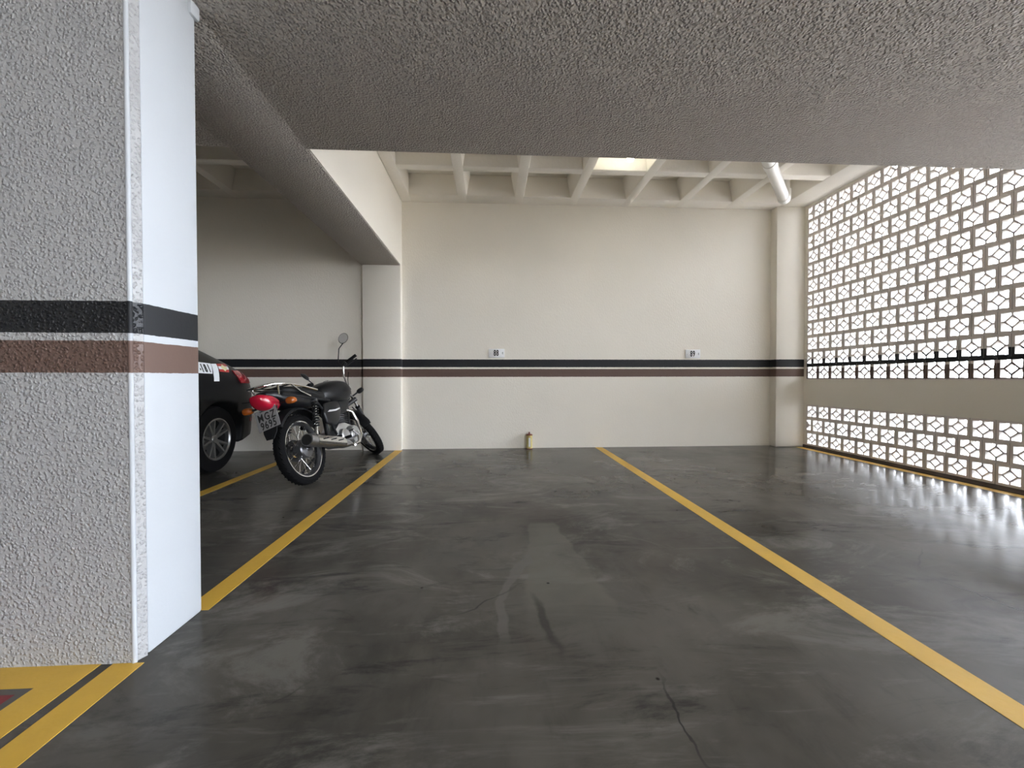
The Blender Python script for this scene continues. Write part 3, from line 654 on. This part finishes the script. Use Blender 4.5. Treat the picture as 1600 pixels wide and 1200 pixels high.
part(MB(ST).tube([ax_c + Vector((0, -.10, 0)), ax_c + Vector((0, .10, 0))], .009, 10), 'front_axle', 'steel', fwheel)
part(MB(ST).tube([fa(t_ax + .46, -.10, .03), fa(t_ax + .46, .10, .03)], .026, 10).tube([fa(t_ax + .61, -.10, .03), fa(t_ax + .61, .10, .03)], .024, 10), 'triple_clamp', 'dark_metal')
part(MB(ST).box((-.03, -.012, -.03), (.03, .022, .035), Matrix.Translation(ax_c + Vector((-.075, .062, .075)))), 'brake_caliper', 'dark_metal', bevel=.008)
part(fender(ax_c, RF + .028, 20, 172, .056, 20, ST, .020, .8), 'front_mudguard', 'gloss_black')
part(MB(ST).tube([ax_c + Vector((-.10, -.06, .335)), ax_c + Vector((-.04, -.085, .20))], .007, 6).tube([ax_c + Vector((-.10, .06, .335)), ax_c + Vector((-.04, .085, .20))], .007, 6), 'mudguard_stay', 'dark_metal')
hb0 = fa(t_ax + .62, 0, .02)
hp = [(0, 0, .0), (0, .05, .0), (.0, .095, .03), (.005, .135, .15), (-.01, .19, .225), (-.045, .245, .250), (-.085, .35, .252)]
hbar = [hb0 + Vector((x, -y, z)) for x, y, z in hp[::-1]] + [hb0 + Vector((x, y, z)) for x, y, z in hp[1:]]
bar = part(MB(ST).tube(hbar, .011, 12), 'handlebar', 'chrome')
for s in (-1, 1):
    P = lambda x, y, z: hb0 + Vector((x, s * (y - .01), z + .080))
    part(MB(ST).tube([P(-.040, .248, .170), P(-.090, .375, .172)], .0175, 12), 'grip', 'rubber', bar)
    part(MB(ST).tube([P(-.022, .205, .160), P(-.040, .245, .170)], .023, 12), 'switch_housing', 'satin_black', bar)
    part(MB(ST).tube([P(-.005, .205, .150), P(.035, .225, .150), P(.022, .30, .150), P(-.015, .385, .150)], [.008, .007, .0055, .006], 8), 'lever', 'satin_black', bar)
    ms = part(MB(ST).tube([P(-.012, .19, .165), P(-.008, .195, .23), P(.0, .30, .35), P(-.005, .39, .385)] if s < 0 else [P(-.012, .19, .165), P(-.015, .20, .20), P(-.06, .215, .23), P(-.095, .225, .24)], .0055, 8), 'mirror', 'satin_black', bar)
    mc = P(-.012, .415, .425) if s < 0 else P(-.10, .235, .255); fn = Vector((-1, .25, .05)).normalized() if s < 0 else Vector((.45, .9, -.2)).normalized(); mu_ = Vector((0, -.9, .45)) if s < 0 else Vector((.9, -.45, .5)); mx = basis(mc, mu_ - fn * mu_.dot(fn), fn.cross(mu_))
    part(MB(ST @ mx @ Matrix.Diagonal((1.35, 1, 1, 1))).lathe([(.004, -.024), (.030, -.022), (.046, -.010), (.049, 0), (.046, .003)], axis=(0, 0, 1) if mx.col[2].to_3d().dot(fn) > 0 else (0, 0, -1), seg=28), 'mirror_shell', 'satin_black', ms)
    part(MB(ST @ mx @ Matrix.Diagonal((1.35, 1, 1, 1))).lathe([(.0445, .0025), (.0445, .0045)], axis=(0, 0, 1) if mx.col[2].to_3d().dot(fn) > 0 else (0, 0, -1), seg=28), 'mirror_glass', 'mirror', ms)
    fi = part(MB(ST).tube([fa(t_ax + .50, s * .09, .05), fa(t_ax + .50, s * .17, .06)], .009, 8), 'front_indicator', 'satin_black')
    c_i = fa(t_ax + .50, s * .20, .06)
    part(MB(ST @ Matrix.Translation(c_i)).loft([ring(x, 0, w, h, 2.6, 14, 1) for x, w, h in ((-.04, .018, .012), (-.02, .038, .026), (.01, .040, .028), (.02, .034, .022))]), 'indicator_shell', 'satin_black', fi, ang=50)
    part(MB(ST @ Matrix.Translation(c_i)).loft([ring(x, 0, w, h, 2.6, 14, 1) for x, w, h in ((.02, .036, .024), (.035, .032, .020), (.040, .018, .010))]), 'indicator_lens', 'amber', fi, ang=50)
hc = fa(t_ax + .55, 0, .12)
hl = part(MB(ST).lathe([(.02, -.12), (.055, -.11), (.078, -.06), (.086, 0), (.088, .015), (.084, .022)], hc, (1, 0, -.1), 28), 'headlamp', 'gloss_black')
part(MB(ST).lathe([(.082, .016), (.07, .032), (.04, .042), (.004, .046)], hc, (1, 0, -.1), 28), 'headlamp_glass', 'clear', hl)
for s in (-1, 1):
    ic = fa(t_ax + .66, s * .052, .07)
    g = part(MB(ST).lathe([(.02, -.06), (.042, -.05), (.046, 0), (.044, .006)], ic, (-.55, 0, .83), 24), 'instrument', 'satin_black')
    part(MB(ST).lathe([(.041, .004), (.041, .0065)], ic, (-.55, 0, .83), 24), 'dial_glass', 'glass', g)
cb_ = MB(ST)
for s in (-1, 1): cb_.tube([hb0 + Vector((0, s * .20, .15)), hb0 + Vector((.09, s * .17, .10)), hb0 + Vector((.10, s * .10, -.02)), hb0 + Vector((.02, s * .04, -.12))], .004, 6)
part(cb_, 'control_cables', 'rubber')

# lean it, turn it, and set both tyres on the floor
def put(dz, pitch):
    bike.matrix_world = Matrix.Translation((-1.487, 3.40, dz)) @ Matrix.Rotation(PI / 2 - HEAD, 4, 'Z') @ Matrix.Rotation(-LEAN, 4, 'X') @ Matrix.Rotation(pitch, 4, 'Y') @ Matrix.Scale(SC, 4)
    return bike.matrix_world.copy()
ft = [c for c in fwheel.children if c.name.startswith('tyre')][0]
rt_ = [o for o in bpy.data.objects if o.name == 'tyre'][0]
pit_ = 0.; dz = 0.
for _ in range(4):
    mw = put(dz, pit_)
    zf = min((mw @ v.co).z for v in ft.data.vertices); zr = min((mw @ v.co).z for v in rt_.data.vertices)
    dz -= zr; pit_ += (zf - zr) / WB / SC
put(dz, pit_)

# ------------------------------------------------------------------ parked car: x from rear bumper to nose, y left, z up; nose towards the camera side
car = empty('car', (-3.37, 4.60, 0)); car.rotation_euler = (0, 0, -PI / 2)
tag(car, 'black car parked rear to the wall, half hidden by the column', 'car')
CL = 4.35; WR, WFX = .715, 3.33
def lerp(t, xs):
    for (a, va), (b, vb) in zip(xs, xs[1:]):
        if t <= b:
            k = max(0, (t - a) / (b - a)); return va + (vb - va) * k
    return xs[-1][1]
ROOF = [(0, .99), (.10, 1.045), (.40, 1.16), (.80, 1.31), (1.25, 1.43), (1.65, 1.47), (2.2, 1.475), (2.6, 1.43), (3.35, 1.02), (3.9, .92), (4.2, .80), (CL, .66)]
PLAN = [(0, .70), (.04, .76), (.12, .81), (.28, .845), (.6, .865), (1.5, .87), (3.4, .865), (3.9, .835), (4.15, .77), (4.3, .66), (CL, .55)]
LOWZ = [(0, .36), (.10, .28), (.35, .23), (3.9, .20), (CL, .24)]
SIDE = [(.2, .955), (.32, .985), (.5, 1.0), (.72, 1.0), (.86, .985), (.98, .955), (1.15, .875), (1.3, .80), (1.5, .69)]
def hw(x, z):
    zr, zl_ = lerp(x, ROOF), lerp(x, LOWZ); n = min(1, max(0, (z - zl_) / (zr - zl_)))
    return lerp(x, PLAN) * lerp(z, SIDE) * max(0, 1 - n ** 10) ** .5
def body_ring(x):
    zr, zl_ = lerp(x, ROOF), lerp(x, LOWZ); ts = [0, .05, .14, .24, .34, .44, .54, .63, .71, .78, .84, .89, .93, .96, .985, 1.0]
    L_ = [(x, hw(x, zl_ + (zr - zl_) * t), zl_ + (zr - zl_) * t) for t in ts]
    return [(x, -L_[0][1] * .5, zl_), (x, L_[0][1] * .5, zl_)] + L_ + [(p[0], -p[1], p[2]) for p in L_[::-1][1:]]
xs = [0, .03, .07, .12, .20, .30, .42, .55, .70, .85, 1.0, 1.15, 1.3, 1.5, 1.7, 1.95, 2.2, 2.45, 2.65, 2.9, 3.1, 3.3, 3.5, 3.7, 3.9, 4.05, 4.15, 4.25, 4.32, CL]
body = MB().loft([body_ring(x) for x in xs]).done('body', 'car_paint', car, ang=50)
cut = MB()
for x in (WR, WFX):
    for s in (-1, 1): cut.lathe([(.345, .60), (.345, 1.0)], (x, 0, .315), (0, s, 0), 40)
cutter = cut.done('arch_cutter', 'dark_hole', car)
bpy.context.view_layer.update()
bo = body.modifiers.new('arch', 'BOOLEAN'); bo.operation = 'DIFFERENCE'; bo.object = cutter; bo.solver = 'EXACT'
nm = bpy.data.meshes.new_from_object(body.evaluated_get(bpy.context.evaluated_depsgraph_get()))
body.modifiers.clear(); body.data = nm; nm.name = 'body'; bpy.data.objects.remove(cutter)
def patch(poly, name, mat, side=1, off=.004, th=.006, n=6, parent=car, z_scale=1.):
    """A plate that follows the car's flank: poly gives 4 corners (x, z) in order; it is filled as an n x n grid."""
    m = MB(); (a, b, c, d) = [Vector((p[0], p[1])) for p in poly]; out, inn = [], []
    for i in range(n + 1):
        ro, ri = [], []
        for j in range(n + 1):
            u, v = i / n, j / n; p = (a * (1 - u) + b * u) * (1 - v) + (d * (1 - u) + c * u) * v
            y = hw(p.x, p.y); ro.append((p.x, side * (y + off), p.y)); ri.append((p.x, side * (y + off - th), p.y))
        out.append(ro); inn.append(ri)
    def edge(g): return [g[0][j] for j in range(n)] + [g[i][n] for i in range(n)] + [g[n][j] for j in range(n, 0, -1)] + [g[i][0] for i in range(n, 0, -1)]
    V = [[m.bm.verts.new(p) for p in r] for r in out]
    for i in range(n):
        for j in range(n): m.face((V[i][j], V[i + 1][j], V[i + 1][j + 1], V[i][j + 1]))
    Wv = [[m.bm.verts.new(p) for p in r] for r in inn]; eo, ei = edge(V), edge(Wv)
    for k in range(len(eo)): m.face((eo[k], eo[(k + 1) % len(eo)], ei[(k + 1) % len(ei)], ei[k]))
    return m.done(name, mat, parent, ang=50)
for s in (-1, 1):
    tl = patch([(.01, .950), (.06, .822), (.35, .825), (.42, .955)], 'tail_lamp', 'car_lens', s, .010, .02)
    patch([(.03, .63), (.03, .615), (.36, .612), (.36, .624)], 'bumper_seam', 'dark_hole', s, .0015, .004)
    patch([(.06, .46), (.06, .42), (.17, .42), (.17, .46)], 'bumper_reflector', 'car_lens', s, .005, .008)
    patch([(1.02, 1.235), (1.02, 1.03), (1.98, 1.02), (1.98, 1.405)], 'rear_door_glass', 'glass', s, .004, .008)
    patch([(2.05, 1.405), (2.05, 1.02), (3.02, 1.0), (2.62, 1.345)], 'front_door_glass', 'glass', s, .004, .008)
    for x in (1.10, 2.02, 3.02): patch([(x, 1.0), (x, .32), (x + .008, .32), (x + .008, 1.0)], 'door_seam', 'dark_hole', s, .0012, .004)
    for x in (1.22, 2.16): patch([(x, .90), (x, .87), (x + .18, .87), (x + .18, .90)], 'door_handle', 'car_paint', s, .03, .03)
    patch([(4.06, .76), (4.10, .62), (4.26, .60), (4.22, .72)], 'headlamp', 'clear', s, .008, .012)
    part(MB().ball((2.75, s * .96, 1.02), .1, 14, (.55, 1, .75)), 'door_mirror', 'car_paint', car)
# rear window, windscreen, bumper, boot details
def across(x0, x1, f, name, mat, off=.006, n=8):
    m = MB(); rows_ = []
    for i in range(n + 1):
        x = x0 + (x1 - x0) * i / n; z = lerp(x, ROOF); w = hw(x, z - .03) * f
        rows_.append([(x, w * (2 * j / 10 - 1), z + off - .10 * abs(2 * j / 10 - 1) ** 5 * (z - .9)) for j in range(11)])
    return m.loft(rows_, cap=False, closed=False).done(name, mat, car, ang=60)
across(.62, 1.52, .86, 'rear_window', 'glass'); across(2.68, 3.28, .90, 'windscreen', 'glass')
part(MB().loft([[(x, -w, z0), (x, w, z0), (x, w, z1), (x, -w, z1)] for x, w, z0, z1 in ((-.035, .62, .44, .58), (-.03, .66, .40, .62), (.05, .74, .38, .64))]), 'rear_bumper', 'satin_black', car, bevel=.015)
part(MB().box((-.012, -.21, .70), (.004, .21, .83)), 'number_plate', 'plate', car, ang=0)
def carwheel(x, s):
    R_ = .308; c = Vector((x, s * .74, R_))
    o = part(MB().lathe([(.192, -.095), (.262, -.098), (.296, -.085), (R_, -.055), (R_, .055), (.296, .085), (.262, .098), (.192, .095), (.186, .0)], c, (0, s, 0), 48, closed=True), 'tyre', 'rubber', car)
    part(MB().lathe([(.190, .090), (.196, .098), (.184, .100), (.176, .088), (.178, .05), (.190, .05)], c, (0, s, 0), 48, closed=True), 'wheel_rim', 'rim_alloy', o)
    sp = MB()
    for k in range(5):
        for dlt in (-.24, .24):
            a0, a1 = 2 * PI * k / 5 + dlt * .6, 2 * PI * k / 5 + dlt
            d0, d1 = Vector((math.cos(a0), 0, math.sin(a0))), Vector((math.cos(a1), 0, math.sin(a1))); sd = Vector((0, s, 0))
            t0, t1 = d0.cross(sd), d1.cross(sd)
            sp.loft([[c + d0 * .035 + t0 * q * .020 + sd * h for q, h in ((-1, .045), (1, .045), (.7, .072), (-.7, .072))], [c + d1 * .180 + t1 * q * .012 + sd * h for q, h in ((-1, .05), (1, .05), (.6, .088), (-.6, .088))]])
    part(sp, 'rim_spokes', 'rim_alloy', o, weld=False)
    part(MB().lathe([(.005, .080), (.030, .079), (.042, .068), (.046, .03)], c, (0, s, 0), 20), 'hub_cap', 'rim_alloy', o)
    part(MB().lathe([(.01, -.01), (.10, -.01), (.10, -.02), (.01, -.02)], c, (0, s, 0), 24, closed=True), 'brake_disc', 'steel', o)
    part(MB().lathe([(.186, .05), (.180, -.06), (.01, -.06), (.01, -.07), (.172, -.07)], c, (0, s, 0), 32, closed=True), 'wheel_well', 'dark_hole', o)
for x in (WR, WFX):
    for s in (-1, 1): carwheel(x, s)
# stickers on the rear quarter: a white panel with 181, a white stripe and a small red, white and red flag
stk = patch([(1.15, 1.03), (1.15, .925), (.772, .916), (.736, 1.011)], 'sticker', 'white_vinyl', 1, .002, .002)
for x, ch in ((.886, '1'), (.842, '8'), (.796, '1'), (.922, '.')):
    z = .958; y = hw(x, z) + .0024; dyx = (hw(x + .05, z) - hw(x - .05, z)) / .1; dyz = (hw(x, z + .03) - hw(x, z - .03)) / .06
    text('lettering', ch, .100, 'ink', stk, basis((x, y, z + (.004 if ch != '.' else .02)), (-1, -dyx, 0), (0, dyz, 1)), .0006, .60, 1., .0045, -.15)
patch([(.731, 1.009), (.776, .847), (.703, .847), (.647, 1.012)], 'white_stripe', 'white_vinyl', 1, .002, .002)
fl = patch([(.641, 1.012), (.656, .938), (.501, .932), (.434, 1.019)], 'flag_sticker', 'red_vinyl', 1, .002, .002)
patch([(.646, .988), (.652, .962), (.478, .960), (.452, .992)], 'flag_stripe', 'white_vinyl', 1, .0035, .002, parent=fl)
patch([(.555, 1.008), (.612, .976), (.565, .942), (.500, .976)], 'flag_lozenge', 'lozenge', 1, .005, .002, parent=fl)
